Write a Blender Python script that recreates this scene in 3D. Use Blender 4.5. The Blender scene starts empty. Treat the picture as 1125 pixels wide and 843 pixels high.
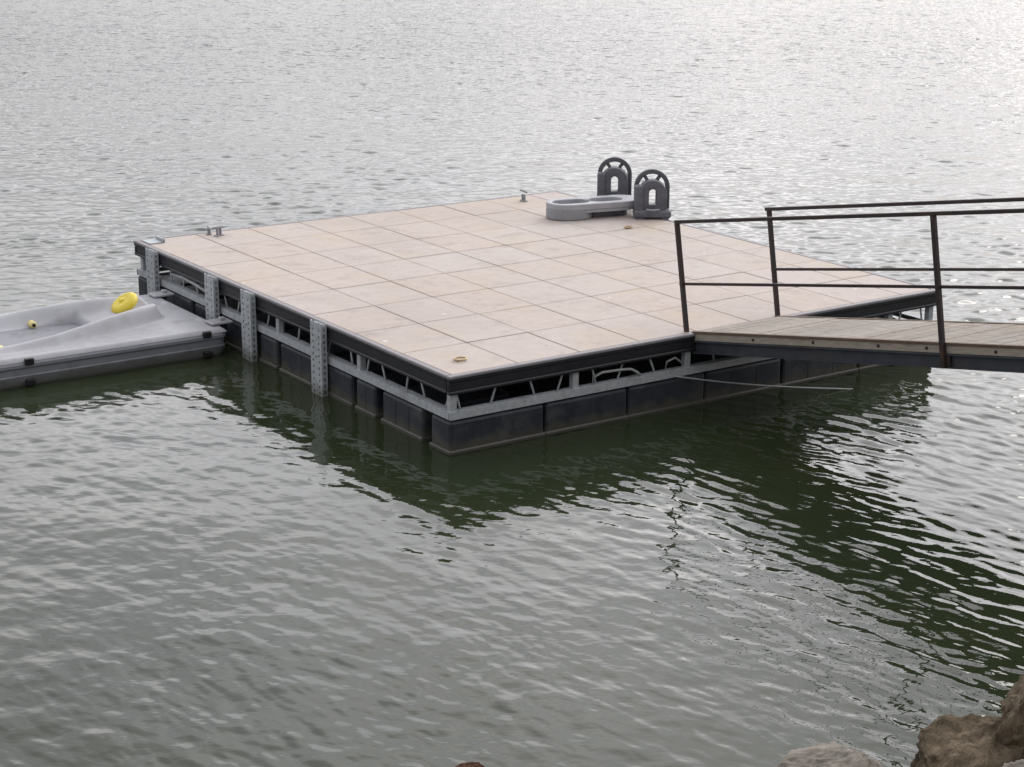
import bpy, bmesh, math, random
import numpy as np
from mathutils import Vector, Matrix, noise as mnoise

random.seed(7)
rng = np.random.default_rng(11)
scene = bpy.context.scene
col = scene.collection

# ------------------------------------------------------------------ materials
def new_mat(name):
    m = bpy.data.materials.new(name)
    m.use_nodes = True
    nt = m.node_tree
    nt.nodes.clear()
    out = nt.nodes.new('ShaderNodeOutputMaterial')
    b = nt.nodes.new('ShaderNodeBsdfPrincipled')
    nt.links.new(b.outputs[0], out.inputs[0])
    return m, nt, b

def mat(name, c1, c2=None, rough=0.6, metal=0.0, scale=6.0, bump=0.0, bscale=60.0, detail=6.0,
        stain=None, stain_scale=2.0, stain_lo=.55, stain_hi=.75, stretch=(1, 1, 1), rough_var=.12, spec=.5, island=0.0, dirt=None, drops=False, waterline=None):
    """two tone noise surface, optional stains of a third colour and a fine bump"""
    m, nt, b = new_mat(name)
    N, L = nt.nodes.new, nt.links.new
    tc = N('ShaderNodeTexCoord')
    mp = N('ShaderNodeMapping'); mp.inputs['Scale'].default_value = stretch
    L(tc.outputs['Object'], mp.inputs[0])
    n = N('ShaderNodeTexNoise'); n.inputs['Scale'].default_value = scale; n.inputs['Detail'].default_value = detail
    n.inputs['Roughness'].default_value = .62
    L(mp.outputs[0], n.inputs['Vector'])
    r = N('ShaderNodeValToRGB')
    r.color_ramp.elements[0].position = .32; r.color_ramp.elements[1].position = .7
    r.color_ramp.elements[0].color = (*c1, 1); r.color_ramp.elements[1].color = (*(c2 or c1), 1)
    L(n.outputs['Fac'], r.inputs[0])
    colour = r.outputs[0]
    if stain:
        n2 = N('ShaderNodeTexNoise'); n2.inputs['Scale'].default_value = stain_scale; n2.inputs['Detail'].default_value = 9
        n2.inputs['Roughness'].default_value = .7
        L(mp.outputs[0], n2.inputs['Vector'])
        mr = N('ShaderNodeMapRange'); mr.inputs[1].default_value = stain_lo; mr.inputs[2].default_value = stain_hi
        L(n2.outputs['Fac'], mr.inputs[0])
        mx = N('ShaderNodeMixRGB'); mx.inputs[2].default_value = (*stain, 1)
        L(mr.outputs[0], mx.inputs[0]); L(colour, mx.inputs[1])
        colour = mx.outputs[0]
    if island:
        g = N('ShaderNodeNewGeometry')
        hs = N('ShaderNodeHueSaturation')
        mr = N('ShaderNodeMapRange'); mr.inputs[3].default_value = 1 - island; mr.inputs[4].default_value = 1 + island
        L(g.outputs['Random Per Island'], mr.inputs[0]); L(mr.outputs[0], hs.inputs['Value'])
        mr2 = N('ShaderNodeMapRange'); mr2.inputs[3].default_value = .85; mr2.inputs[4].default_value = 1.15
        ml = N('ShaderNodeMath'); ml.operation = 'MULTIPLY'; ml.inputs[1].default_value = 7.31
        fr = N('ShaderNodeMath'); fr.operation = 'FRACT'
        L(g.outputs['Random Per Island'], ml.inputs[0]); L(ml.outputs[0], fr.inputs[0]); L(fr.outputs[0], mr2.inputs[0])
        L(mr2.outputs[0], hs.inputs['Saturation']); L(colour, hs.inputs['Color'])
        colour = hs.outputs[0]
    if dirt:                                            # patchy grime at two sizes
        for sc, lo, hi, amt in ((3.2, .54, .80, .75), (24, .56, .78, .5), (.55, .5, .75, .35)):
            nd = N('ShaderNodeTexNoise'); nd.inputs['Scale'].default_value = sc; nd.inputs['Detail'].default_value = 10; nd.inputs['Roughness'].default_value = .72
            L(mp.outputs[0], nd.inputs['Vector'])
            md = N('ShaderNodeMapRange'); md.inputs[1].default_value = lo; md.inputs[2].default_value = hi; md.inputs[4].default_value = amt
            L(nd.outputs['Fac'], md.inputs[0])
            mx = N('ShaderNodeMixRGB'); mx.inputs[2].default_value = (*dirt, 1); L(md.outputs[0], mx.inputs[0]); L(colour, mx.inputs[1]); colour = mx.outputs[0]
    if waterline:                                       # dried scum band just above the water, uneven height
        sz = N('ShaderNodeSeparateXYZ'); L(tc.outputs['Object'], sz.inputs[0])
        nw = N('ShaderNodeTexNoise'); nw.inputs['Scale'].default_value = 9; nw.inputs['Detail'].default_value = 8; L(tc.outputs['Object'], nw.inputs['Vector'])
        a1 = N('ShaderNodeMath'); a1.operation = 'MULTIPLY_ADD'; a1.inputs[1].default_value = -.16; L(nw.outputs['Fac'], a1.inputs[0]); L(sz.outputs[2], a1.inputs[2])
        md = N('ShaderNodeMapRange'); md.inputs[1].default_value = .035; md.inputs[2].default_value = -.03; md.inputs[4].default_value = .6; L(a1.outputs[0], md.inputs[0])
        mx = N('ShaderNodeMixRGB'); mx.inputs[2].default_value = (*waterline, 1); L(md.outputs[0], mx.inputs[0]); L(colour, mx.inputs[1]); colour = mx.outputs[0]
    if drops:                                           # scattered pale droppings and dark leaf specks
        for sc, r_, c_, seed in ((2.3, .045, (.72, .70, .66), 0), (3.1, .035, (.12, .09, .07), 9)):
            mo = N('ShaderNodeMapping'); mo.inputs['Location'].default_value = (seed, seed * .7, 0); L(tc.outputs['Object'], mo.inputs[0])
            wn = N('ShaderNodeTexNoise'); wn.inputs['Scale'].default_value = 30; L(mo.outputs[0], wn.inputs['Vector'])
            ad = N('ShaderNodeMixRGB'); ad.blend_type = 'ADD'; ad.inputs[0].default_value = .035; L(mo.outputs[0], ad.inputs[1]); L(wn.outputs['Color'], ad.inputs[2])
            vo = N('ShaderNodeTexVoronoi'); vo.inputs['Scale'].default_value = sc; L(ad.outputs[0], vo.inputs['Vector'])
            md = N('ShaderNodeMapRange'); md.inputs[1].default_value = r_; md.inputs[2].default_value = r_ * .6; L(vo.outputs['Distance'], md.inputs[0])
            mx = N('ShaderNodeMixRGB'); mx.inputs[2].default_value = (*c_, 1); L(md.outputs[0], mx.inputs[0]); L(colour, mx.inputs[1]); colour = mx.outputs[0]
    L(colour, b.inputs['Base Color'])
    rr = N('ShaderNodeMapRange'); rr.inputs[3].default_value = max(.02, rough - rough_var); rr.inputs[4].default_value = min(1, rough + rough_var)
    L(n.outputs['Fac'], rr.inputs[0]); L(rr.outputs[0], b.inputs['Roughness'])
    b.inputs['Metallic'].default_value = metal
    b.inputs['Specular IOR Level'].default_value = spec
    if bump:
        n3 = N('ShaderNodeTexNoise'); n3.inputs['Scale'].default_value = bscale; n3.inputs['Detail'].default_value = 5
        L(mp.outputs[0], n3.inputs['Vector'])
        bp = N('ShaderNodeBump'); bp.inputs['Strength'].default_value = 1; bp.inputs['Distance'].default_value = bump
        L(n3.outputs['Fac'], bp.inputs['Height']); L(bp.outputs[0], b.inputs['Normal'])
    return m

M = {}
M['deck'] = mat('tan_deck_panel', (.485, .425, .38), (.55, .49, .445), rough=.75, scale=9, bump=.0015, bscale=140,
                stain=(.52, .44, .335), stain_scale=1.3, stain_lo=.52, stain_hi=.75, island=.008, spec=.3, dirt=(.27, .225, .20), drops=True)
M['joint'] = mat('gritty_joint_filler', (.06, .05, .045), (.40, .34, .30), rough=.9, scale=7, detail=3, bump=.003, bscale=60)
M['trim'] = mat('grey_edge_trim', (.20, .19, .20), (.27, .255, .26), rough=.55, scale=8)
M['rubber'] = mat('black_rub_rail', (.010, .011, .015), (.02, .021, .027), rough=.5, scale=5, bump=.001, bscale=40,
                  stain=(.05, .05, .05), stain_scale=3, stain_lo=.58, stain_hi=.8)
M['galv'] = mat('galvanised_steel', (.36, .39, .41), (.52, .55, .57), rough=.55, metal=.15, scale=22, bump=.0006, bscale=90,
                stain=(.20, .19, .17), stain_scale=5)
M['galvpost'] = mat('galvanised_post', (.36, .39, .41), (.52, .55, .57), rough=.55, metal=.15, scale=22, bump=.0006, bscale=90,
                    stain=(.20, .19, .17), stain_scale=5, waterline=(.09, .08, .05))
M['float'] = mat('dark_float_plastic', (.015, .019, .028), (.034, .041, .053), rough=.55, scale=7, bump=.002, bscale=25,
                 stain=(.085, .085, .075), stain_scale=3.5, stain_lo=.52, stain_hi=.8, waterline=(.085, .08, .055))
M['inner'] = mat('dark_inner_steel', (.03, .032, .036), (.06, .06, .06), rough=.7, scale=8)
M['rust'] = mat('rusty_dark_steel', (.022, .016, .016), (.04, .028, .025), rough=.6, metal=.1, scale=14, bump=.001, bscale=60,
                stain=(.075, .035, .022), stain_scale=6, stain_lo=.55, stain_hi=.72)
M['steel'] = mat('dark_steel_channel', (.035, .04, .05), (.06, .068, .082), rough=.5, metal=.2, scale=7,
                 stain=(.07, .05, .04), stain_scale=4)
M['wood'] = mat('weathered_boards', (.32, .29, .25), (.47, .43, .38), rough=.85, scale=5, stretch=(2, 14, 8), bump=.003, bscale=16,
                stain=(.20, .175, .145), stain_scale=2.6, stain_lo=.46, stain_hi=.72, island=.10, spec=.2, dirt=(.20, .175, .15))
M['woodedge'] = mat('weathered_edge_board', (.25, .22, .18), (.38, .335, .28), rough=.85, scale=5, stretch=(2, 14, 14), bump=.002, bscale=16,
                    stain=(.13, .11, .09), stain_scale=2.4)
M['brownlip'] = mat('rust_brown_angle', (.08, .05, .032), (.15, .10, .065), rough=.75, scale=12)
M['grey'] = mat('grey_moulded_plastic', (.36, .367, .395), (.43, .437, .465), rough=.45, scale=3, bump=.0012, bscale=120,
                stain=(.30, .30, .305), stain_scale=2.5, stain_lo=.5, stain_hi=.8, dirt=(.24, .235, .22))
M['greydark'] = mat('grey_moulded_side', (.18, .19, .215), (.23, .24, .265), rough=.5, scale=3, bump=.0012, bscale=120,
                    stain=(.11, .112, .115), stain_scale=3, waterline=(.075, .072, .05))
M['toy'] = mat('grey_tray_plastic', (.31, .315, .34), (.40, .405, .43), rough=.5, scale=6, bump=.001, bscale=80)
M['toyside'] = mat('grey_tray_side', (.24, .245, .26), (.30, .305, .325), rough=.5, scale=6, bump=.001, bscale=80)
M['arch'] = mat('charcoal_arch_plastic', (.075, .078, .092), (.14, .145, .165), rough=.5, scale=9, bump=.001, bscale=80)
M['yellow'] = mat('yellow_rubber', (.72, .56, .04), (.84, .70, .10), rough=.55, scale=8, stain=(.60, .50, .16), stain_scale=14)
M['pale'] = mat('pale_yellow_roller', (.70, .62, .20), (.78, .72, .36), rough=.5, scale=10)
M['black'] = mat('black_plastic', (.008, .008, .009), (.015, .015, .016), rough=.5)
M['cable'] = mat('pale_cable', (.32, .34, .33), (.42, .44, .43), rough=.6)
M['brass'] = mat('worn_brass', (.42, .31, .16), (.5, .40, .24), rough=.5, metal=.4, scale=30)
M['rockbrown'] = mat('brown_rock', (.07, .054, .036), (.27, .215, .145), rough=.95, scale=13, bump=.06, bscale=18, stretch=(1, 1, .4), detail=10,
                     stain=(.04, .034, .022), stain_scale=3.2, stain_lo=.5, stain_hi=.66, spec=.2)
M['rockpale'] = mat('pale_rock', (.20, .18, .15), (.34, .31, .27), rough=.9, scale=6, bump=.025, bscale=13, detail=10,
                    stain=(.12, .11, .085), stain_scale=4, stain_lo=.5, stain_hi=.7, spec=.2)
M['rockred'] = mat('reddish_rock', (.09, .045, .03), (.22, .12, .085), rough=.9, scale=14, bump=.02, bscale=25, spec=.2)
M['shore'] = mat('stony_shore', (.10, .085, .06), (.20, .17, .125), rough=.95, scale=3, bump=.06, bscale=5, detail=10,
                 stain=(.055, .065, .03), stain_scale=1.2, stain_lo=.48, stain_hi=.6)

# ------------------------------------------------------------------ mesh builder
class MB:
    def __init__(self):
        self.bm = bmesh.new()
    def box(self, c, s, rot=None, bevel=0.0, seg=1):
        c = Vector(c); vs = []
        tmp = bmesh.new() if bevel else self.bm
        for k in range(8):
            p = Vector(((k & 1) - .5, ((k >> 1) & 1) - .5, ((k >> 2) & 1) - .5))
            p = Vector((p.x * s[0], p.y * s[1], p.z * s[2]))
            if rot is not None: p = rot @ p
            vs.append(tmp.verts.new(c + p))
        for f in ((0, 2, 3, 1), (4, 5, 7, 6), (0, 1, 5, 4), (2, 6, 7, 3), (0, 4, 6, 2), (1, 3, 7, 5)):
            tmp.faces.new([vs[i] for i in f])
        if bevel:
            bmesh.ops.bevel(tmp, geom=tmp.edges[:], offset=bevel, segments=seg, profile=.5, affect='EDGES')
            self.merge(tmp)
        return self
    def merge(self, tmp):
        me = bpy.data.meshes.new('tmp'); tmp.to_mesh(me); tmp.free()
        self.bm.from_mesh(me); bpy.data.meshes.remove(me)
    def bar(self, p, q, w, h, up=(0, 0, 1), bevel=0.0):
        p, q = Vector(p), Vector(q); d = (q - p); L = d.length; d.normalize()
        u = Vector(up); s = d.cross(u)
        if s.length < 1e-4: s = d.cross(Vector((1, 0, 0)))
        s.normalize(); u = s.cross(d)
        rot = Matrix((d, s, u)).transposed()
        return self.box((p + q) / 2, (L, w, h), rot, bevel)
    def path(self, pts, r, n=8, closed=False):
        pts = [Vector(p) for p in pts]; rings = []
        m = len(pts)
        for i, p in enumerate(pts):
            a = pts[(i - 1) % m] if (i or closed) else pts[i]
            b = pts[(i + 1) % m] if (i < m - 1 or closed) else pts[i]
            d = (b - a).normalized()
            ref = Vector((0, 0, 1)) if abs(d.z) < .9 else Vector((1, 0, 0))
            s = d.cross(ref).normalized(); u = s.cross(d)
            rr = r[i] if isinstance(r, (list, tuple)) else r
            rings.append([self.bm.verts.new(p + s * math.cos(2 * math.pi * k / n) * rr + u * math.sin(2 * math.pi * k / n) * rr) for k in range(n)])
        for i in range(m if closed else m - 1):
            A, B = rings[i], rings[(i + 1) % m]
            for k in range(n):
                f = self.bm.faces.new((A[k], A[(k + 1) % n], B[(k + 1) % n], B[k])); f.smooth = True
        if not closed:
            self.bm.faces.new(rings[0][::-1]); self.bm.faces.new(rings[-1])
        return self
    def prism(self, outline, y0, y1, holes=(), xf=None, bevel=0.0):
        """outline in x,z extruded along y from y0 to y1, with holes"""
        tmp = bmesh.new()
        edges = []
        for loop in (outline, *holes):
            vs = [tmp.verts.new((x, y0, z)) for x, z in loop]
            edges += [tmp.edges.new((vs[i], vs[(i + 1) % len(vs)])) for i in range(len(vs))]
        bmesh.ops.triangle_fill(tmp, use_beauty=True, use_dissolve=False, edges=edges)
        geo = bmesh.ops.extrude_face_region(tmp, geom=tmp.faces[:])
        for v in [g for g in geo['geom'] if isinstance(g, bmesh.types.BMVert)]:
            v.co.y = y1
        bmesh.ops.recalc_face_normals(tmp, faces=tmp.faces[:])
        if bevel:
            sharp = [e for e in tmp.edges if len(e.link_faces) == 2 and e.calc_face_angle(0) > 1.0]
            bmesh.ops.bevel(tmp, geom=sharp, offset=bevel, segments=2, profile=.5, affect='EDGES')
        if xf is not None: bmesh.ops.transform(tmp, matrix=xf, verts=tmp.verts[:])
        self.merge(tmp)
        return self
    def lathe(self, prof, n=24, xf=None):
        """profile of (r, z) turned about z"""
        tmp = bmesh.new(); rings = []
        for r, z in prof:
            rings.append([tmp.verts.new((r * math.cos(2 * math.pi * k / n), r * math.sin(2 * math.pi * k / n), z)) for k in range(n)])
        for A, B in zip(rings, rings[1:]):
            for k in range(n):
                f = tmp.faces.new((A[k], A[(k + 1) % n], B[(k + 1) % n], B[k])); f.smooth = True
        tmp.faces.new(rings[0][::-1]); tmp.faces.new(rings[-1])
        if xf is not None: bmesh.ops.transform(tmp, matrix=xf, verts=tmp.verts[:])
        self.merge(tmp)
        return self
    def build(self, name, m, parent=None, smooth=False):
        bmesh.ops.recalc_face_normals(self.bm, faces=self.bm.faces[:])
        me = bpy.data.meshes.new(name); self.bm.to_mesh(me); self.bm.free()
        if smooth: me.shade_smooth()
        me.materials.append(m)
        o = bpy.data.objects.new(name, me); col.objects.link(o)
        if parent is not None: o.parent = parent
        return o

def copy_part(o, parent, loc=None):
    c = o.copy(); col.objects.link(c); c.parent = parent
    if loc is not None: c.location = loc
    return c

def tag(o, label=None, cat=None, group=None, kind=None):
    if label: o['label'] = label
    if cat: o['category'] = cat
    if group: o['group'] = group
    if kind: o['kind'] = kind
    return o

def empty(name, mw, label, cat, group=None):
    o = bpy.data.objects.new(name, None); col.objects.link(o)
    o.empty_display_size = .2
    o.matrix_world = mw
    return tag(o, label, cat, group)

# ------------------------------------------------------------------ site measures (metres)
YAW = 0.598611
NX, NY = -0.44988, 12.62562          # dock corner nearest the shore, at water level
DA, DB, DH = 5.048, 5.736, 0.60      # dock along e1, along e2, freeboard
E1 = Vector((math.cos(YAW), math.sin(YAW), 0)); E2 = Vector((-math.sin(YAW), math.cos(YAW), 0)); EZ = Vector((0, 0, 1))
N0 = Vector((NX, NY, 0))
DOCK_MW = Matrix.Translation(N0) @ Matrix.Rotation(YAW, 4, 'Z')
def dock_pt(a, b, z=0): return N0 + E1 * a + E2 * b + EZ * z
def on_deck(a, b, rz, z=DH): return Matrix.Translation(dock_pt(a, b, z)) @ Matrix.Rotation(YAW + rz, 4, 'Z')

# ------------------------------------------------------------------ floating dock
dock = empty('floating_dock', DOCK_MW, 'large square floating dock with tan panelled deck on black floats', 'floating dock')

# deck panels: one mesh, real gaps between panels
mb = MB()
xs = [.045] + [.055 + .573 * k for k in range(1, 9)] + [DA - .045]
ys = [.045] + [.035 + .712 * k for k in range(1, 8)] + [DB - .045]
for i in range(len(xs) - 1):
    for j in range(len(ys) - 1):
        g = .0046
        x0, x1, y0, y1 = xs[i] + g, xs[i + 1] - g, ys[j] + g, ys[j + 1] - g
        dz = random.uniform(-.0015, .0015)
        rot = Matrix.Rotation(random.uniform(-.002, .002), 3, 'X') @ Matrix.Rotation(random.uniform(-.002, .002), 3, 'Y')
        mb.box(((x0 + x1) / 2, (y0 + y1) / 2, DH - .015 + dz), (x1 - x0, y1 - y0, .03), rot, bevel=.004)
deck = mb.build('deck', M['deck'], dock)
MB().box((DA / 2, DB / 2, DH - .031), (DA - .1, DB - .1, .048)).build('joint_filler', M['joint'], dock)

# rub rails with a groove, and the grey edge trim above
def rail_profile(p, q, name):
    p, q = Vector(p), Vector(q)
    mb = MB()
    d = (q - p).normalized(); s = d.cross(EZ)           # outward side
    for z, w, hh in ((.566, .05, .036), (.515, .036, .072), (.470, .05, .026)):
        a = p + EZ * z; b_ = q + EZ * z
        mb.bar(a, b_, w, hh, bevel=.008)
    return mb.build(name, M['rubber'], dock)
off = .02
rail_profile((off, DB - .03, 0), (off, .05, 0), 'rub_rail')
rail_profile((-.005, off, 0), (DA + .005, off, 0), 'rub_rail')
rail_profile((DA - off, .05, 0), (DA - off, DB - .05, 0), 'rub_rail')
rail_profile((-.005, DB - off, 0), (DA + .005, DB - off, 0), 'rub_rail')
def trim(p, q):
    return MB().bar(p, q, .05, .026, bevel=.006).build('edge_trim', M['trim'], dock)
tz = DH - .012
trim((.018, .045, tz), (.018, DB - .045, tz)); trim((-.007, .018, tz), (DA + .007, .018, tz))
trim((DA - .018, .045, tz), (DA - .018, DB - .045, tz)); trim((-.007, DB - .018, tz), (DA + .007, DB - .018, tz))

# bottom chords, angle section
cz = .295
def chord(p, q):
    mb = MB(); mb.bar(p, q, .012, .06); 
    p2, q2 = Vector(p), Vector(q)
    mid = Vector((DA / 2, DB / 2, cz)); d = (q2 - p2).normalized(); s = d.cross(EZ)
    if s.dot(mid - p2) < 0: s = -s
    mb.bar(p2 + s * .035 + EZ * .025, q2 + s * .035 + EZ * .025, .06, .008)
    return mb.build('bottom_chord', M['galv'], dock)
chord((.012, .03, cz), (.012, DB - .03, cz)); chord((.006, .012, cz), (DA - .006, .012, cz))
chord((DA - .012, .03, cz), (DA - .012, DB - .03, cz)); chord((.006, DB - .012, cz), (DA - .006, DB - .012, cz))

# truss uprights and rods
upL = [0.045, 1.38, 2.77, 4.15, DB - .1]
upN = [1.15, 2.25, 3.4, 4.5, DA - .05]
up_proto = MB().box((0, 0, 0), (.055, .055, .19), bevel=.004).build('truss_upright', M['galv'], dock)
up_proto.location = (.045, .045, .39)
for v in upL[1:]: copy_part(up_proto, dock, (.05, v, .39))
for u in upN: copy_part(up_proto, dock, (u, .05, .39))
for v in (1.4, 2.8, 4.2, DB - .05): copy_part(up_proto, dock, (DA - .05, v, .39))
for u in (1.2, 2.4, 3.6): copy_part(up_proto, dock, (u, DB - .05, .39))
def rods(n, length, fn, rod_side):
    for k in range(n):
        t = (k + .5 + random.uniform(-.15, .15)) * length / n
        dt = (.03 if k % 2 else -.03) + random.uniform(-.012, .012)
        p, q = fn(t - dt, .31), fn(t + dt, .475)
        MB().path([p, q], .0085, 6).build('truss_rod', M['galv'], dock)
rods(20, DB, lambda t, z: (.055, t, z), 0)
rods(17, DA, lambda t, z: (t, .055, z), 0)
rods(8, DB, lambda t, z: (DA - .055, t, z), 0)
# inner cross beams seen through the gap
for u in (1.2, 2.4, 3.6):
    MB().box((u, DB / 2, .46), (.05, DB - .2, .12)).build('cross_beam', M['inner'], dock)
for v in (1.38, 2.77, 4.15):
    MB().box((DA / 2, v, .46), (DA - .2, .05, .10)).build('cross_beam', M['inner'], dock)
MB().path([(1.31, .03, .31), (1.32, .03, .385), (1.40, .028, .41), (1.55, .028, .405), (1.68, .028, .395), (1.74, .03, .36), (1.78, .03, .33)], .011, 8).build('bent_pipe', M['cable'], dock)
MB().path([(2.02, .03, .31), (2.04, .028, .40), (2.12, .028, .42), (2.2, .03, .36)], .009, 8).build('bent_pipe', M['cable'], dock)
MB().path([(.05, 3.95, .36), (.04, 4.4, .41), (.05, 4.75, .42), (.05, 5.0, .40)], .016, 8).build('bent_pipe', M['galv'], dock)

# floats: moulded boxes with ribs
def float_mesh(x0, x1, y0, y1, face):
    mb = MB()
    mb.box(((x0 + x1) / 2, (y0 + y1) / 2, .03), (x1 - x0, y1 - y0, .45), bevel=.025, seg=2)
    # foot lip just above the water
    mb.box(((x0 + x1) / 2, (y0 + y1) / 2, .012), (x1 - x0 + .026, y1 - y0 + .026, .04), bevel=.010)
    if face == 'x':
        n = max(1, int((y1 - y0) / .2))
        for k in range(1, n + 1):
            y = y0 + (y1 - y0) * k / (n + 1)
            mb.box((x0 + .002, y, .13), (.012, .018, .20), bevel=.004)
    else:
        for k in range(1, 3):
            x = x0 + (x1 - x0) * k / 3
            mb.box((x, y0 + .002, .13), (.018, .010, .20), bevel=.004)
    return mb.build('float', M['float'], dock)
cols = [(.004, .845), (.865, 1.635), (1.655, 2.42), (2.44, 3.24), (3.26, 4.12), (4.14, DA - .01)]
for k, (x0, x1) in enumerate(cols):
    float_mesh(x0, x1, .006, .275, 'y')
rowsL = [(.40, .99), (1.10, 1.40), (1.47, 2.06), (2.14, 2.70), (2.77, 3.08), (3.16, 3.75), (3.83, 4.41), (4.49, 5.06), (5.13, DB - .01)]
for y0, y1 in rowsL:
    float_mesh(.006, .80, y0, y1, 'x')
for y0, y1 in [(.44, 1.3), (1.6, 2.6), (3.0, 4.1), (4.5, DB - .02)]:
    float_mesh(4.3, DA - .015, y0, y1, 'y')
# inner row keeps the underside closed
for y0, y1 in [(.6, 2.2), (2.4, 4.0), (4.2, DB - .05)]:
    float_mesh(1.2, 3.9, y0, y1, 'y')

# perforated mounting posts on the left side (U channels, slotted flanges)
def post_mesh():
    mb = MB()
    w, d, z0, z1 = .185, .048, -.12, DH + .008
    n = 14; hz = (z1 - z0) / n
    # front web: side strips, centre strip, rungs -> two columns of holes
    for y, ww in ((-w / 2 + .017, .034), (0, .075), (w / 2 - .017, .034)):
        mb.box((-d, y, (z0 + z1) / 2), (.008, ww, z1 - z0))
    for k in range(n):
        for y in (-.0496, .0496):
            mb.box((-d, y, z0 + (k + .5) * hz - hz * .28), (.0078, .0262, hz * .62))
    # flanges
    for sy in (-1, 1):
        y = sy * (w / 2 - .004)
        mb.box((-d + .009, y, (z0 + z1) / 2), (.012, .0078, z1 - z0))
        mb.box((-.008, y, (z0 + z1) / 2), (.014, .0078, z1 - z0))
        for k in range(n):
            mb.box((-.0245, y, z0 + (k + .5) * hz), (.020, .0076, hz * .42))
    mb.box((-.012, 0, (z0 + z1) / 2), (.006, w - .03, z1 - z0 - .02))
    return mb.build('mounting_post', M['galvpost'], dock)
p0 = post_mesh(); p0.location = (-.012, 1.92, 0)
for v in (3.19, 3.92, 5.23): copy_part(p0, dock, (-.012, v, 0))
bolt = MB().lathe([(.0, -.004), (.013, -.004), (.013, .006), (0.0001, .006)], 6, Matrix.Rotation(-math.pi / 2, 4, 'Y')).build('bolt', M['cable'], p0)
bolt.location = (-.054, 0, .33)
for ch in dock.children:
    if ch.name.startswith('mounting_post.'):
        b2 = bolt.copy(); col.objects.link(b2); b2.parent = ch; b2.location = (-.054, 0, random.uniform(.3, .4))

# cleats, ring, corner plate
def cleat(a, b, hgt, rz):
    o = MB()
    o.box((0, 0, .006), (.10, .05, .012), bevel=.003)
    o.box((-.018, 0, .04), (.016, .03, .07), bevel=.004); o.box((.018, 0, .04), (.016, .03, .07), bevel=.004)
    o.path([(-.085, 0, hgt - .004), (-.05, 0, hgt), (.05, 0, hgt), (.085, 0, hgt - .004)], [.008, .013, .013, .008], 8)
    c = o.build('cleat', M['toyside'], dock); c.location = (a, b, DH); c.rotation_euler.z = rz
    return c
cleat(.79, 5.50, .085, .2); cleat(.74, 5.62, .07, 1.2); cleat(4.38, 5.42, .11, 1.4)
MB().path([(.05 * math.cos(t), .04 * math.sin(t), .012) for t in [2 * math.pi * k / 20 for k in range(20)]], .007, 6, closed=True) \
    .box((0, 0, .004), (.06, .03, .007)).build('tie_ring', M['brass'], dock).location = (.30, .33, DH + .003)
MB().path([(.045 * math.cos(t), .035 * math.sin(t), .012) for t in [2 * math.pi * k / 20 for k in range(20)]], .006, 6, closed=True) \
    .box((0, 0, .004), (.06, .03, .007)).build('tie_ring', M['brass'], dock).location = (4.42, 3.61, DH + .003)
MB().box((.13, DB - .16, DH + .006), (.16, .20, .008), bevel=.003).box((.20, DB - .17, DH + .024), (.018, .19, .03), bevel=.004) \
    .build('corner_plate', M['galv'], dock)

# ------------------------------------------------------------------ drive-on float at the left
VC = 4.22
port = empty('drive_on_float', DOCK_MW @ Matrix.Translation((-2.3, VC, 0)), 'grey moulded drive-on watercraft float with yellow bow stop, lying against the dock side', 'watercraft float')
def sm(x, a, b):
    t = np.clip((x - a) / (b - a), 0, 1); return t * t * (3 - 2 * t)
U0, U1, HW = -4.3, -.13, .79
def port_height(u, v):
    s = np.abs(v - VC)
    rim = .245 + 0 * u
    t = np.clip((-.42 - u) / 1.15, 0, 1)
    rs = .46 * np.sqrt(t) + .02                       # ridge lines meet at the bow
    top = .262 + .125 * sm(u, -2.3, -.65)
    top = np.where(u > -.42, .245, top)
    top = top + (.245 - top) * sm(u, -.55, -.42)
    outside = sm(s - rs, .005, .115)                    # steep outer flank
    inside = sm(rs - s, .0, .22)
    bunk = .205 + .12 * sm(u, -1.45, -.7)
    trough = sm(.25 - s, -.015, .02) * sm(-u, 1.08, 1.2) * .21
    zin = top + (bunk - top) * inside
    z = np.where(s > rs, top + (rim - top) * outside, zin) - trough
    z = np.where((u > -.42) & (s > rs), rim, z)
    # shallow moulded channels on the bow platform
    z = z - .018 * (sm(s, .30, .34) - sm(s, .40, .44)) * sm(u, -.46, -.40) * (1 - sm(u, -.24, -.19))
    z = z - .007 * (np.abs(((s - .5) / .055) % 1 - .5) < .12) * (s > rs + .16) * (s < .72) * (u < -.6)   # grip grooves
    edge = np.minimum(np.minimum(HW - s, u - U0), U1 - u)
    z = z - .035 * (1 - np.clip(edge / .05, 0, 1)) ** 2
    return z
nu, nv = 300, 120
gu = np.linspace(U0, U1, nu); gv = np.linspace(VC - HW, VC + HW, nv)
UU, VV = np.meshgrid(gu, gv, indexing='ij')
ZZ = port_height(UU, VV)
bm = bmesh.new()
grid = [[bm.verts.new((UU[i, j] + 2.3, VV[i, j] - VC, ZZ[i, j])) for j in range(nv)] for i in range(nu)]
for i in range(nu - 1):
    for j in range(nv - 1):
        bm.faces.new((grid[i][j], grid[i + 1][j], grid[i + 1][j + 1], grid[i][j + 1])).smooth = True
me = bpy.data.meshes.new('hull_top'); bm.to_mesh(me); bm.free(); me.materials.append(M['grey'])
o = bpy.data.objects.new('hull_top', me); col.objects.link(o); o.parent = port
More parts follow.
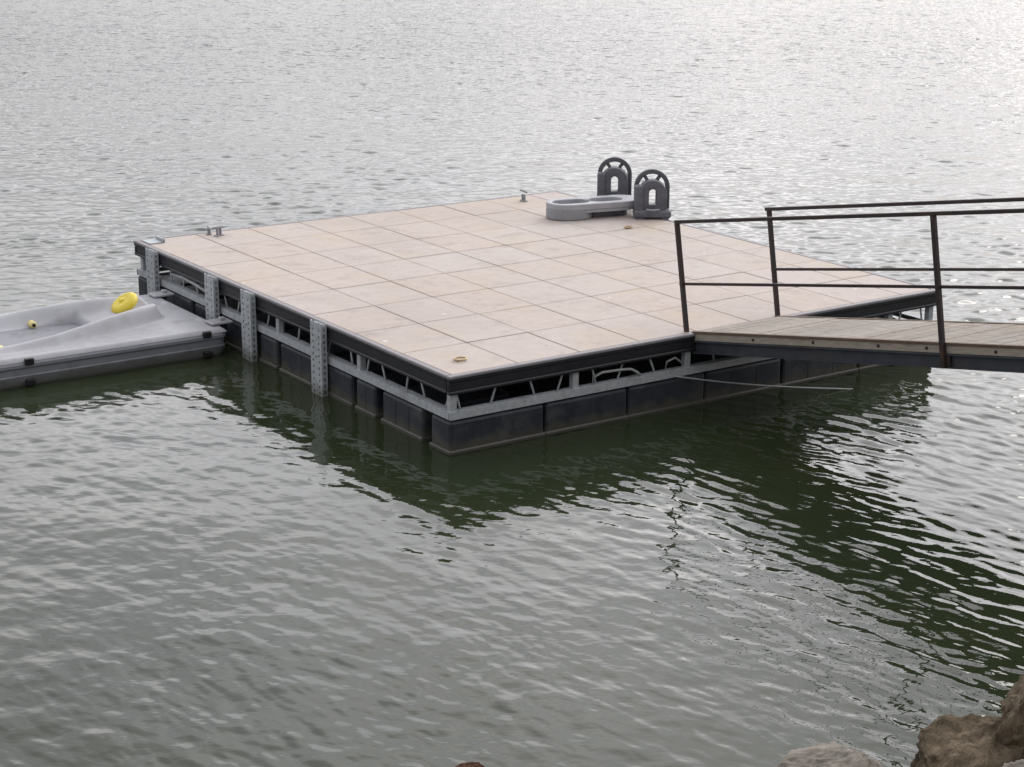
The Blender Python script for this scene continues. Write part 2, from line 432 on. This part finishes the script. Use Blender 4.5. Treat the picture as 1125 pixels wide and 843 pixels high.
# lower hull with a rounded bottom edge and a recessed belt line
prof = [(0, .207), (.012, .19), (.012, .165), (-.004, .155), (-.004, .10), (.006, .09), (-.01, .02), (-.06, -.08)]
mb = MB(); rings = []
for off_, z in prof:
    hx0, hx1, hy = U0 + 2.3 - off_, U1 + 2.3 + off_, HW + off_
    ring = []
    R = .09
    for cx, cy, a0 in ((hx1 - R, hy - R, 0), (hx0 + R, hy - R, 90), (hx0 + R, -hy + R, 180), (hx1 - R, -hy + R, 270)):
        for k in range(5):
            a = math.radians(a0 + k * 22.5); ring.append(mb.bm.verts.new((cx + R * math.cos(a), cy + R * math.sin(a), z)))
    rings.append(ring)
for A, B in zip(rings, rings[1:]):
    for k in range(len(A)):
        mb.bm.faces.new((A[k], A[(k + 1) % len(A)], B[(k + 1) % len(A)], B[k]))
mb.bm.faces.new(rings[-1]); mb.bm.faces.new(rings[0])
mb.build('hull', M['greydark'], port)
def P(u, v, z): return (u + 2.3, v - VC, z)
def roller(u, v, z, r, length):
    xf = Matrix.Translation(P(u, v, z)) @ Matrix.Rotation(math.pi / 2, 4, 'X')
    h = length / 2
    w = MB().lathe([(.02, -h), (r * .8, -h), (r, -h * .6), (r * .92, 0), (r, h * .6), (r * .8, h), (.02, h)], 20, xf).build('roller', M['pale'], port)
    MB().lathe([(.0005, -h - .006), (r * .5, -h - .006), (r * .5, h + .006), (.0005, h + .006)], 16, xf).build('axle', M['black'], w)
for u, v in ((-1.50, 4.50), (-1.47, 3.965), (-1.97, 3.965), (-2.0, 4.50), (-2.9, 4.5), (-2.9, 3.965)):
    roller(u, v, float(port_height(np.array([u]), np.array([v]))[0]) + .022, .042 if abs(v - VC) < .27 else .032, .09)
MB().box(P(-2.72, VC, .045), (2.98, .475, .05), bevel=.01).build('trough_shade', M['greydark'], port)  # dark slab added on the trough floor to stand in for shade
# bow stop: domed yellow pad
xf = Matrix.Translation(P(-.74, VC + .02, .375)) @ Matrix.Rotation(math.radians(-35), 4, 'Y')
stop = MB().lathe([(.07, -.05), (.122, -.035), (.134, -.005), (.128, .018), (.108, .036), (.085, .042), (.068, .036), (.035, .038), (.002, .039)], 28, xf).build('bow_stop', M['yellow'], port)
MB().lathe([(.0, .034), (.026, .034), (.024, .052), (.001, .054)], 12, xf).build('stop_bolt', M['yellow'], stop)
for u in (-.33, -1.92, -3.5):
    for z in (.212, .035):
        MB().box(P(u, VC - HW - .012, z), (.075, .04, .055), bevel=.006).build('connector', M['black'], port)
for v in (VC - .62, VC + .62):
    MB().box(P(-.13, v, .262), (.20, .16, .022), bevel=.006).box(P(-.10, v, .285), (.05, .05, .03), bevel=.006).build('connecting_tab', M['grey'], port)
# ------------------------------------------------------------------ grey tray and the two arches on the dock
def stadium(cx, cy, hl, r, n=10):
    pts = []
    for k in range(n + 1):
        a = -math.pi / 2 + math.pi * k / n; pts.append((cx + hl + r * math.cos(a), cy + r * math.sin(a)))
    for k in range(n + 1):
        a = math.pi / 2 + math.pi * k / n; pts.append((cx - hl + r * math.cos(a), cy + r * math.sin(a)))
    return pts
tray = empty('plastic_tray', on_deck(4.50, 4.34, math.radians(-13)), 'low grey plastic tray with two oval recesses lying beside the arches', 'plastic tray')
mb = MB()
# plan outline extruded upwards; prism() works in x,z along y, so turn it
turn = Matrix.Rotation(math.pi / 2, 4, 'X')
mb.prism(stadium(.02, 0, .32, .20), .105, .17, [stadium(-.24, .0, .085, .115, 8), stadium(.15, .0, .085, .105, 8)], turn, bevel=.012)
mb.prism(stadium(.02, 0, .31, .188), .075, .108, (), turn)
rim = mb.build('rim', M['toy'], tray)
MB().prism(stadium(-.255, 0, .045, .2), .004, .11, (), turn, bevel=.012).build('end_foot', M['toyside'], tray)
MB().prism(stadium(.16, 0, .14, .10), 0, .08, (), turn, bevel=.015).build('keel', M['arch'], tray)

def arch_outline(w, h, n=16):
    r = w / 2; pts = [(-r, 0)] + [(r, 0)]
    for k in range(n + 1):
        a = math.pi * k / n; pts.append((r * math.cos(a), h - r + r * math.sin(a)))
    return pts
def arch_hole(w, h, z0, n=12):
    r = w / 2
    pts = [(-r, z0), (r, z0)]
    for k in range(n + 1):
        a = math.pi * k / n; pts.append((r * math.cos(a), h - r + r * math.sin(a)))
    return pts
def make_arch(mw, label):
    t = empty('arched_stand', mw, label, 'arched stand', 'charcoal arched stands on the dock')
    W, Hh = .37, .50
    ring = MB().prism(arch_outline(W, Hh), .06, .11, [arch_hole(W - .095, Hh - .048, .10)], bevel=.008)
    for a in (55, 125):
        c, s = math.cos(math.radians(a)), math.sin(math.radians(a))
        ring.bar((c * .05, .085, Hh - W / 2 + s * .05), (c * .165, .085, Hh - W / 2 + s * .165), .03, .035)
    ring.build('outer_arch', M['arch'], t)
    MB().prism(arch_outline(.29, .405), -.06, .082, [arch_hole(.075, .31, .15)], bevel=.012).build('inner_arch', M['arch'], t)
    MB().box((-.14, -.03, .20), (.09, .12, .30), bevel=.015).build('side_block', M['arch'], t)
    MB().box((0, .01, .055), (.385, .24, .08), bevel=.018).box((-.13, .01, .01), (.08, .22, .02)).box((.13, .01, .01), (.08, .22, .02)).build('base', M['arch'], t)
    MB().path([(-.07, -.118, .11), (0, -.122, .105), (.07, -.118, .11)], .009, 6).build('grip', M['toy'], t)
    return t
aR = make_arch(on_deck(4.96, 3.91, math.radians(-34)), 'charcoal openwork arched stand at the free end of the grey tray, nearer the gangway')
aL = make_arch(on_deck(5.10, 4.74, math.radians(-38)), 'charcoal openwork arched stand behind the grey tray, nearer the open lake')

# ------------------------------------------------------------------ gangway
t1, gw, go, dl, gs, gz, hp, hm, sp = 2.3045, .8894, -.073, .0163, .184, -.0063, .8667, .3869, 2.6621
d_ = -E2 * math.cos(dl) + E1 * math.sin(dl); lat = E1 * math.cos(dl) + E2 * math.sin(dl)
gx = d_ * math.cos(gs) + EZ * math.sin(gs); gu_ = -d_ * math.sin(gs) + EZ * math.cos(gs)
GO = dock_pt(t1, .0, DH + gz) - E2 * go
gmw = Matrix.Translation(GO) @ Matrix((gx, lat, gu_)).transposed().to_4x4()
# local: x up the slope, y across, z normal; y axis sign follows lat
gang = empty('gangway', gmw, 'sloping boarded gangway with rusty steel handrails joining the dock to the shore', 'gangway')
GL = 6.9
mb = MB(); x = .08
while x < GL:
    w = random.uniform(.134, .140)
    mb.box((x + w / 2, gw / 2 + random.uniform(-.004, .004), -.012 + random.uniform(-.002, .002)), (w - .006, gw - .03 + random.uniform(-.01, .01), .03), None, bevel=.003)
    x += w
mb.build('walkway_boards', M['wood'], gang)
for y, sgn in ((0, -1), (gw, 1)):
    MB().box((GL / 2 + .02, y + sgn * .004, -.002), (GL - .04, .032, .018)).build('edge_angle', M['brownlip'], gang)
    sb = MB().box((GL / 2 + .02, y + sgn * -.002, -.038), (GL - .04, .03, .06), bevel=.003).build('side_board', M['woodedge'], gang)
    for xx in (.75, 1.4, 2.05, 2.5, 3.1, 3.8, 4.6, 5.4):
        MB().lathe([(.0005, -.004), (.012, -.004), (.011, .006), (.0005, .008)], 10, Matrix.Translation((xx, y + sgn * .014, -.035 + random.uniform(-.006, .006))) @ Matrix.Rotation(sgn * -math.pi / 2, 4, 'X')).build('bolt', M['rust'], sb)
    MB().box((GL / 2 + .02, y - sgn * .004, -.118), (GL - .04, .008, .10)) \
        .box((GL / 2 + .02, y + sgn * .012, -.0745), (GL - .04, .036, .009)).box((GL / 2 + .02, y + sgn * .012, -.1635), (GL - .04, .036, .009)) \
        .build('stringer', M['steel'], gang)
for k in range(6):
    xx = .3 + k * 1.25
    MB().box((xx, gw / 2, -.115), (.06, gw - .03, .07)).build('cross_member', M['steel'], gang)
def gpost(x, y, top=hp):
    sgn = -1 if y < .1 else 1
    MB().box((x, y + sgn * .036, (top - .165) / 2), (.034, .034, top + .165), bevel=.003) \
        .box((x, y + sgn * .0215, -.115), (.09, .006, .085), bevel=.002).box((x, y + sgn * .036, hm), (.04, .04, .030), bevel=.006).build('post', M['rust'], gang)
for x in (0.0, sp, 2 * sp): gpost(x, 0.0)
for x in (0.02, sp + .02, 2 * sp): gpost(x, gw)
for y, sgn in ((0, -1), (gw, 1)):
    MB().box((GL / 2 - .45, y + sgn * .036, hp + .0125), (GL - .87, .038, .028), bevel=.004).build('top_rail', M['rust'], gang)
    MB().box((GL / 2 - .45, y + sgn * .030, hm), (GL - .9, .02, .022), bevel=.003).build('mid_rail', M['rust'], gang)
for y in (.12, gw - .12):
    MB().box((.03, y, -.07), (.10, .09, .11), bevel=.006).path([(-.05, y - .06, -.06), (-.05, y + .06, -.06)], .018, 10).build('hinge', M['rust'], gang)

# pale cable from the dock frame into the water under the gangway
pts = []
A, B = dock_pt(2.08, -.02, .285), Vector((2.98, 14.50, -.03))
for k in range(25):
    t = k / 24; p = A.lerp(B, t); p.z -= .035 * math.sin(math.pi * t) * (1 - .5 * t); pts.append(p)
c = MB().path(pts, .007, 6)
cab = c.build('mooring_cable', M['cable'])
tag(cab, 'thin pale mooring cable slung from the dock frame under the gangway', 'cable')

# ------------------------------------------------------------------ rocks at the shore
def rock(loc, size, seed, m, label, rz=0, cuts=13, group='rocks along the shore'):
    r = random.Random(seed)
    bm = bmesh.new(); bmesh.ops.create_icosphere(bm, subdivisions=6, radius=1)
    planes = []
    for k in range(cuts):
        n = Vector((r.uniform(-1, 1), r.uniform(-1, 1), r.uniform(-.6, 1))).normalized()
        planes.append((n, r.uniform(.48, .78)))
    off = Vector((seed * 3.1, seed * 1.7, seed * .9))
    for v in bm.verts:
        p = v.co.copy()
        for n, dd in planes:
            e = p.dot(n) - dd
            if e > 0: p -= n * e * .985
        dir_ = v.co
        p += dir_ * (mnoise.fractal(dir_ * 1.6 + off, 1.0, 2.0, 6) * .07 + mnoise.fractal(dir_ * 7 + off, .6, 2.0, 6) * .04 - .05 * max(0, mnoise.ridged_multi_fractal(dir_ * 2.3 + off, 1.0, 2.1, 5, 1.0, 2.0) - 1.15))
        v.co = Vector((p.x * size[0], p.y * size[1], p.z * size[2]))
    for f in bm.faces: f.smooth = True
    me = bpy.data.meshes.new('rock'); bm.to_mesh(me); bm.free(); me.materials.append(m)
    o = bpy.data.objects.new('rock', me); col.objects.link(o)
    o.location = loc; o.rotation_euler.z = rz
    return tag(o, label, 'rock', group)
rock((2.26, 7.64, .07), (.52, .36, .34), 3, M['rockbrown'], 'low brown rock sloping into the water, in front of the tallest rock', .15)
rock((2.58, 7.82, .22), (.42, .42, .50), 23, M['rockbrown'], 'tallest brown rock, rising at the right edge behind the others', 1.1)
rock((2.33, 7.26, .25), (.26, .22, .22), 8, M['rockpale'], 'pale grey rock in the very corner below the brown rocks', .5)
rock((1.45, 7.76, .04), (.34, .30, .22), 12, M['rockpale'], 'pale rock half under water, apart from the brown ones', .2)
rock((-.18, 7.83, .0), (.13, .11, .10), 17, M['rockred'], 'small reddish rock tip breaking the water at the bottom edge', 0)

# ------------------------------------------------------------------ shore (under and behind the camera, to the right), plus an added light-blocking hill
shoreline = [(-400, -60), (-40, 4.6), (-6, 6.9), (0, 7.25), (1.6, 7.5), (2.4, 7.9), (3.35, 9.0), (5.2, 11.5), (8.5, 13.2), (14, 15), (40, 22), (400, 90)]
def shore_dist(x, y):
    best = None
    for (ax, ay), (bx, by) in zip(shoreline, shoreline[1:]):
        dx, dy = bx - ax, by - ay; L2 = dx * dx + dy * dy
        t = np.clip(((x - ax) * dx + (y - ay) * dy) / L2, 0, 1)
        d = np.hypot(x - ax - t * dx, y - ay - t * dy)
        side = np.sign((x - ax) * dy - (y - ay) * dx)      # right of the line = land
        v = d * side
        best = v if best is None else np.where(np.abs(v) < np.abs(best), v, best)
    return best
def shore_z(x, y):
    d = shore_dist(x, y)
    s = .34 + .56 * sm(x, 1.8, 4.0)
    land = np.minimum(d * s, 2.6 + .01 * d) + 9 * sm(d, 9, 34) + 9 * sm(d, 3, 18) * sm(x, 5, 16)  # unseen hill added inland to keep sky light off the dock's near sides
    return np.where(d > 0, land, np.maximum(d * .28, -3.0))
ax_ = np.concatenate([np.linspace(-400, -30, 20)[:-1], np.linspace(-30, 30, 160), np.linspace(30, 400, 20)[1:]])
ay_ = np.concatenate([np.linspace(-300, -12, 16)[:-1], np.linspace(-12, 24, 110), np.linspace(24, 1200, 24)[1:]])
GX, GY = np.meshgrid(ax_, ay_, indexing='ij')
GZ = shore_z(GX, GY)
for i in range(GX.shape[0]):
    for j in range(GX.shape[1]):
        if abs(GX[i, j]) < 31 and GY[i, j] < 25:
            GZ[i, j] += .10 * mnoise.fractal(Vector((GX[i, j] * .9, GY[i, j] * .9, 0)), 1, 2, 4) * (1 if GZ[i, j] > -1 else 0) - .03

def grid_object(name, X, Y, Z, m, smooth=True):
    n0, n1 = X.shape
    me = bpy.data.meshes.new(name)
    co = np.stack([X, Y, Z], -1).reshape(-1, 3).astype(np.float32)
    idx = np.arange(n0 * n1).reshape(n0, n1)
    q = np.stack([idx[:-1, :-1], idx[1:, :-1], idx[1:, 1:], idx[:-1, 1:]], -1).reshape(-1, 4).astype(np.int32)
    me.vertices.add(len(co)); me.vertices.foreach_set('co', co.ravel())
    me.loops.add(q.size); me.loops.foreach_set('vertex_index', q.ravel())
    me.polygons.add(len(q)); me.polygons.foreach_set('loop_start', np.arange(0, q.size, 4, dtype=np.int32))
    me.update(calc_edges=True)
    me.polygons.foreach_set('use_smooth', np.ones(len(q), dtype=bool))
    me.materials.append(m)
    o = bpy.data.objects.new(name, me); col.objects.link(o)
    return o
tag(grid_object('ground', GX, GY, GZ, M['shore']), 'stony shore with an added unseen hill, and lake bed', None, None, 'structure')

# ------------------------------------------------------------------ water: real wave surface
def wave_set(n, lam0, lam1, heading, spread, slope_rms, power=1.0):
    """random wave trains; slope variance shared between them"""
    lam = np.exp(rng.uniform(math.log(lam0), math.log(lam1), n))
    th = heading + rng.normal(0, spread, n)
    k = 2 * math.pi / lam
    w = (lam / lam1) ** (power - 1)
    slope = w / math.sqrt((w ** 2).sum() / 2) * slope_rms
    return np.stack([k * np.cos(th), k * np.sin(th), slope / k, rng.uniform(0, 2 * math.pi, n), lam], -1)
def wave_height(ws, X, Y, spacing):
    Z = np.zeros_like(X)
    for kx, ky, a, ph, lam in ws:
        fade = np.clip((lam / spacing - 1.8) / 1.4, 0, 1)
        Z += a * fade * np.sin(kx * X + ky * Y + ph)
    return Z
def blotch(X, Y, n, l0, l1, seed):
    r = np.random.default_rng(seed); Z = np.zeros_like(X)
    for _ in range(n):
        l = r.uniform(l0, l1); th = r.uniform(0, 6.283)
        Z += np.sin(6.283 / l * (np.cos(th) * X + np.sin(th) * Y) + r.uniform(0, 6.283))
    return Z / math.sqrt(n / 2)
ratio = 1.0019
rows = [5.4]
while rows[-1] < 85: rows.append(rows[-1] * ratio)
rows = np.array(rows); TMAX = .46
tt = np.linspace(-TMAX, TMAX, 760)
YY, TT = np.meshgrid(rows, tt, indexing='ij')
XX = YY * TT
spacing = np.maximum(YY * (ratio - 1), YY * (tt[1] - tt[0]))
open_w = wave_set(150, .11, .42, math.radians(-97), .65, .098, 1.0)     # wind chop on the open lake
near_w = wave_set(150, .05, .24, math.radians(-136), .24, .104, 1.0)   # ripples slanting towards the shore
swell = wave_set(24, .7, 2.6, math.radians(-105), .6, .02)
iso = wave_set(70, .09, .6, 0, 3.0, .026)
A_ = (XX - NX) * E1.x + (YY - NY) * E1.y       # dock coordinates
B_ = (XX - NX) * E2.x + (YY - NY) * E2.y
exposed = np.clip(sm(B_, -.5, 4.5) * .0 + sm(YY, 14.5, 21) + .75 * sm(A_, 2.6, 6.0), 0, 1)
bl = np.clip(.5 + .35 * blotch(XX, YY, 10, 2.5, 7, 4), 0.1, 1)
rightness = sm(A_, -2.5, 2.5)
near_amp = (1 - .6 * exposed) * (.30 + .70 * rightness) * (.45 + .75 * bl)
ZW = wave_height(open_w, XX, YY, spacing) * (.10 + .90 * exposed) * (.75 + .4 * bl) \
   + wave_height(near_w, XX, YY, spacing) * near_amp \
   + wave_height(iso, XX, YY, spacing) * (.55 + .6 * bl) + wave_height(swell, XX, YY, spacing) * (.45 + .55 * exposed)
ZW *= (1 - sm(YY, 70, 84)) * (1 - sm(np.abs(TT), .42, .458))

m, nt, b = new_mat('lake_water')
Nn, L = nt.nodes.new, nt.links.new
b.inputs['Base Color'].default_value = (.012, .020, .010, 1)
b.inputs['Roughness'].default_value = .025
b.inputs['IOR'].default_value = 1.333
tc = Nn('ShaderNodeTexCoord'); mp = Nn('ShaderNodeMapping')
mp.inputs['Rotation'].default_value = (0, 0, math.radians(35)); mp.inputs['Scale'].default_value = (1.0, 1.7, 1)
L(tc.outputs['Object'], mp.inputs[0])
n1 = Nn('ShaderNodeTexNoise'); n1.inputs['Scale'].default_value = 9; n1.inputs['Detail'].default_value = 2
L(mp.outputs[0], n1.inputs['Vector'])
bp = Nn('ShaderNodeBump'); bp.inputs['Distance'].default_value = .0016; bp.inputs['Strength'].default_value = 1
L(n1.outputs['Fac'], bp.inputs['Height'])
# ripples too small for the wave mesh far out on the lake
sx = Nn('ShaderNodeSeparateXYZ'); L(tc.outputs['Object'], sx.inputs[0])
far = Nn('ShaderNodeMapRange'); far.inputs[1].default_value = 20; far.inputs[2].default_value = 42; L(sx.outputs[1], far.inputs[0])
mpf = Nn('ShaderNodeMapping'); mpf.inputs['Scale'].default_value = (.75, 1.25, 1); mpf.inputs['Rotation'].default_value = (0, 0, math.radians(-9)); L(tc.outputs['Object'], mpf.inputs[0])
nf = Nn('ShaderNodeTexNoise'); nf.inputs['Scale'].default_value = 3.4; nf.inputs['Detail'].default_value = 2.5; nf.inputs['Roughness'].default_value = .6; L(mpf.outputs[0], nf.inputs['Vector'])
bpf = Nn('ShaderNodeBump'); bpf.inputs['Distance'].default_value = .085
L(far.outputs[0], bpf.inputs['Strength']); L(nf.outputs['Fac'], bpf.inputs['Height']); L(bp.outputs[0], bpf.inputs['Normal'])
L(bpf.outputs[0], b.inputs['Normal'])
n2 = Nn('ShaderNodeTexNoise'); n2.inputs['Scale'].default_value = .35; n2.inputs['Detail'].default_value = 4
L(tc.outputs['Object'], n2.inputs['Vector'])
cr = Nn('ShaderNodeValToRGB')
cr.color_ramp.elements[0].position = .3; cr.color_ramp.elements[0].color = (.020, .030, .015, 1)
cr.color_ramp.elements[1].position = .7; cr.color_ramp.elements[1].color = (.032, .039, .018, 1)
L(n2.outputs['Fac'], cr.inputs[0]); L(cr.outputs[0], b.inputs['Base Color'])
M['water'] = m
# the wave sheet plus flat water out to the horizon, all one object
n0, n1_ = XX.shape
ext_rows = np.array([100., 140, 220, 400, 900, 2500, 6000])
XE = np.concatenate([XX, ext_rows[:, None] * tt[None, :]]); YE = np.concatenate([YY, np.repeat(ext_rows[:, None], len(tt), 1)])
ZE = np.concatenate([ZW, np.zeros((len(ext_rows), len(tt)))])
side = np.array([.6, .9, 1.5, 3.0, 8.0, 30.0])
yl = YE[:, :1]
XL = -yl * side[::-1][None, :]; XR = yl * side[None, :]
XE = np.concatenate([XL, XE, XR], 1); YE = np.concatenate([np.repeat(yl, 6, 1), YE, np.repeat(yl, 6, 1)], 1)
ZE = np.concatenate([np.zeros_like(XL), ZE, np.zeros_like(XR)], 1)
tag(grid_object('water', XE.T, YE.T, ZE.T, M['water']), 'rippled grey green lake water', None, None, 'structure')

# ------------------------------------------------------------------ sky and sun
SUN_AZ, SUN_EL = math.radians(31), math.radians(28)   # azimuth clockwise from +y
sdir = Vector((math.sin(SUN_AZ) * math.cos(SUN_EL), math.cos(SUN_AZ) * math.cos(SUN_EL), math.sin(SUN_EL)))
w = bpy.data.worlds.new('World'); scene.world = w; w.use_nodes = True
nt = w.node_tree; nt.nodes.clear(); Nn, L = nt.nodes.new, nt.links.new
out = Nn('ShaderNodeOutputWorld')
sky = Nn('ShaderNodeTexSky'); sky.sky_type = 'NISHITA'; sky.sun_disc = False
sky.sun_elevation = SUN_EL; sky.sun_rotation = SUN_AZ; sky.dust_density = 3; sky.air_density = 1
bg1 = Nn('ShaderNodeBackground'); bg1.inputs[1].default_value = .12
L(sky.outputs[0], bg1.inputs[0])
tc = Nn('ShaderNodeTexCoord')
sep = Nn('ShaderNodeSeparateXYZ'); L(tc.outputs['Generated'], sep.inputs[0])
def mth(op, a, b_=None, clamp=False):
    n = Nn('ShaderNodeMath'); n.operation = op; n.use_clamp = clamp
    for i, v in enumerate((a, b_)):
        if v is None: continue
        if isinstance(v, (int, float)): n.inputs[i].default_value = v
        else: L(v, n.inputs[i])
    return n.outputs[0]
zz = mth('ADD', mth('MAXIMUM', sep.outputs[2], 0.0), .22)
cx = Nn('ShaderNodeCombineXYZ'); L(mth('DIVIDE', sep.outputs[0], zz), cx.inputs[0]); L(mth('DIVIDE', sep.outputs[1], zz), cx.inputs[1])
cn = Nn('ShaderNodeTexNoise'); cn.inputs['Scale'].default_value = 1.5; cn.inputs['Detail'].default_value = 7; cn.inputs['Roughness'].default_value = .55
L(cx.outputs[0], cn.inputs['Vector'])
cmap = Nn('ShaderNodeMapRange'); cmap.inputs[1].default_value = .35; cmap.inputs[2].default_value = .68
cmap.inputs[3].default_value = .66; cmap.inputs[4].default_value = 1.42
L(cn.outputs['Fac'], cmap.inputs[0])
dp = Nn('ShaderNodeVectorMath'); dp.operation = 'DOT_PRODUCT'; dp.inputs[1].default_value = sdir
nrm = Nn('ShaderNodeVectorMath'); nrm.operation = 'NORMALIZE'; L(tc.outputs['Generated'], nrm.inputs[0]); L(nrm.outputs[0], dp.inputs[0])
glow = mth('POWER', mth('MAXIMUM', dp.outputs['Value'], 0.0), 2.5)
lum = mth('MULTIPLY', mth('ADD', mth('MULTIPLY', glow, 1.85), 0.95), cmap.outputs[0])
ccol = Nn('ShaderNodeValToRGB')
ccol.color_ramp.elements[0].position = .35; ccol.color_ramp.elements[0].color = (.90, .92, 1.0, 1)
ccol.color_ramp.elements[1].position = .68; ccol.color_ramp.elements[1].color = (1.0, .935, .93, 1)
L(cn.outputs['Fac'], ccol.inputs[0])
prof = Nn('ShaderNodeValToRGB')        # overcast brightness by height: dimmer along the horizon, brightest band at 15-25 degrees
for i, (zp, v) in enumerate(((0.0, .60), (.13, .66), (.27, 1.58), (.40, 1.33), (.58, 1.0), (.8, .85))):
    e = prof.color_ramp.elements[i] if i < 2 else prof.color_ramp.elements.new(zp)
    e.position = zp; e.color = (v / 1.6, v / 1.6, v / 1.6, 1)
L(sep.outputs[2], prof.inputs[0])
lum = mth('MULTIPLY', lum, mth('MULTIPLY', prof.outputs[0], 1.6))
bg2 = Nn('ShaderNodeBackground'); L(ccol.outputs[0], bg2.inputs[0]); L(lum, bg2.inputs[1])
mix = Nn('ShaderNodeMixShader'); mix.inputs[0].default_value = .88
L(bg1.outputs[0], mix.inputs[1]); L(bg2.outputs[0], mix.inputs[2]); L(mix.outputs[0], out.inputs[0])

sl = bpy.data.lights.new('sun', 'SUN'); sl.energy = .8; sl.angle = math.radians(25); sl.color = (1, .95, .9)
so = bpy.data.objects.new('sun', sl); col.objects.link(so)
so.rotation_euler = (-sdir).to_track_quat('-Z', 'Y').to_euler()
so.location = (10, 20, 30)

# ------------------------------------------------------------------ camera
F, PITCH, HC, ROLL = 1997.75, 0.283665, 4.23486, 0.0055484
cp, sn = math.cos(PITCH), math.sin(PITCH)
r0, fw, u0 = Vector((1, 0, 0)), Vector((0, cp, -sn)), Vector((0, sn, cp))
cr_, sr_ = math.cos(ROLL), math.sin(ROLL)
r1 = r0 * cr_ + u0 * sr_; u1 = -r0 * sr_ + u0 * cr_
cam = bpy.data.cameras.new('camera'); co = bpy.data.objects.new('camera', cam); col.objects.link(co)
co.matrix_world = Matrix.Translation((0, 0, HC)) @ Matrix((r1, u1, -fw)).transposed().to_4x4()
cam.sensor_fit = 'HORIZONTAL'; cam.sensor_width = 36; cam.lens = F / 1125 * 36
cam.clip_start = .1; cam.clip_end = 8000
scene.camera = co

scene.view_settings.view_transform = 'Standard'; scene.view_settings.look = 'None'
scene.view_settings.exposure = 0.0; scene.view_settings.gamma = 1
scene.view_settings.use_curve_mapping = False
scene.render.engine = 'CYCLES'
scene.cycles.use_denoising = True
scene.cycles.max_bounces = 6
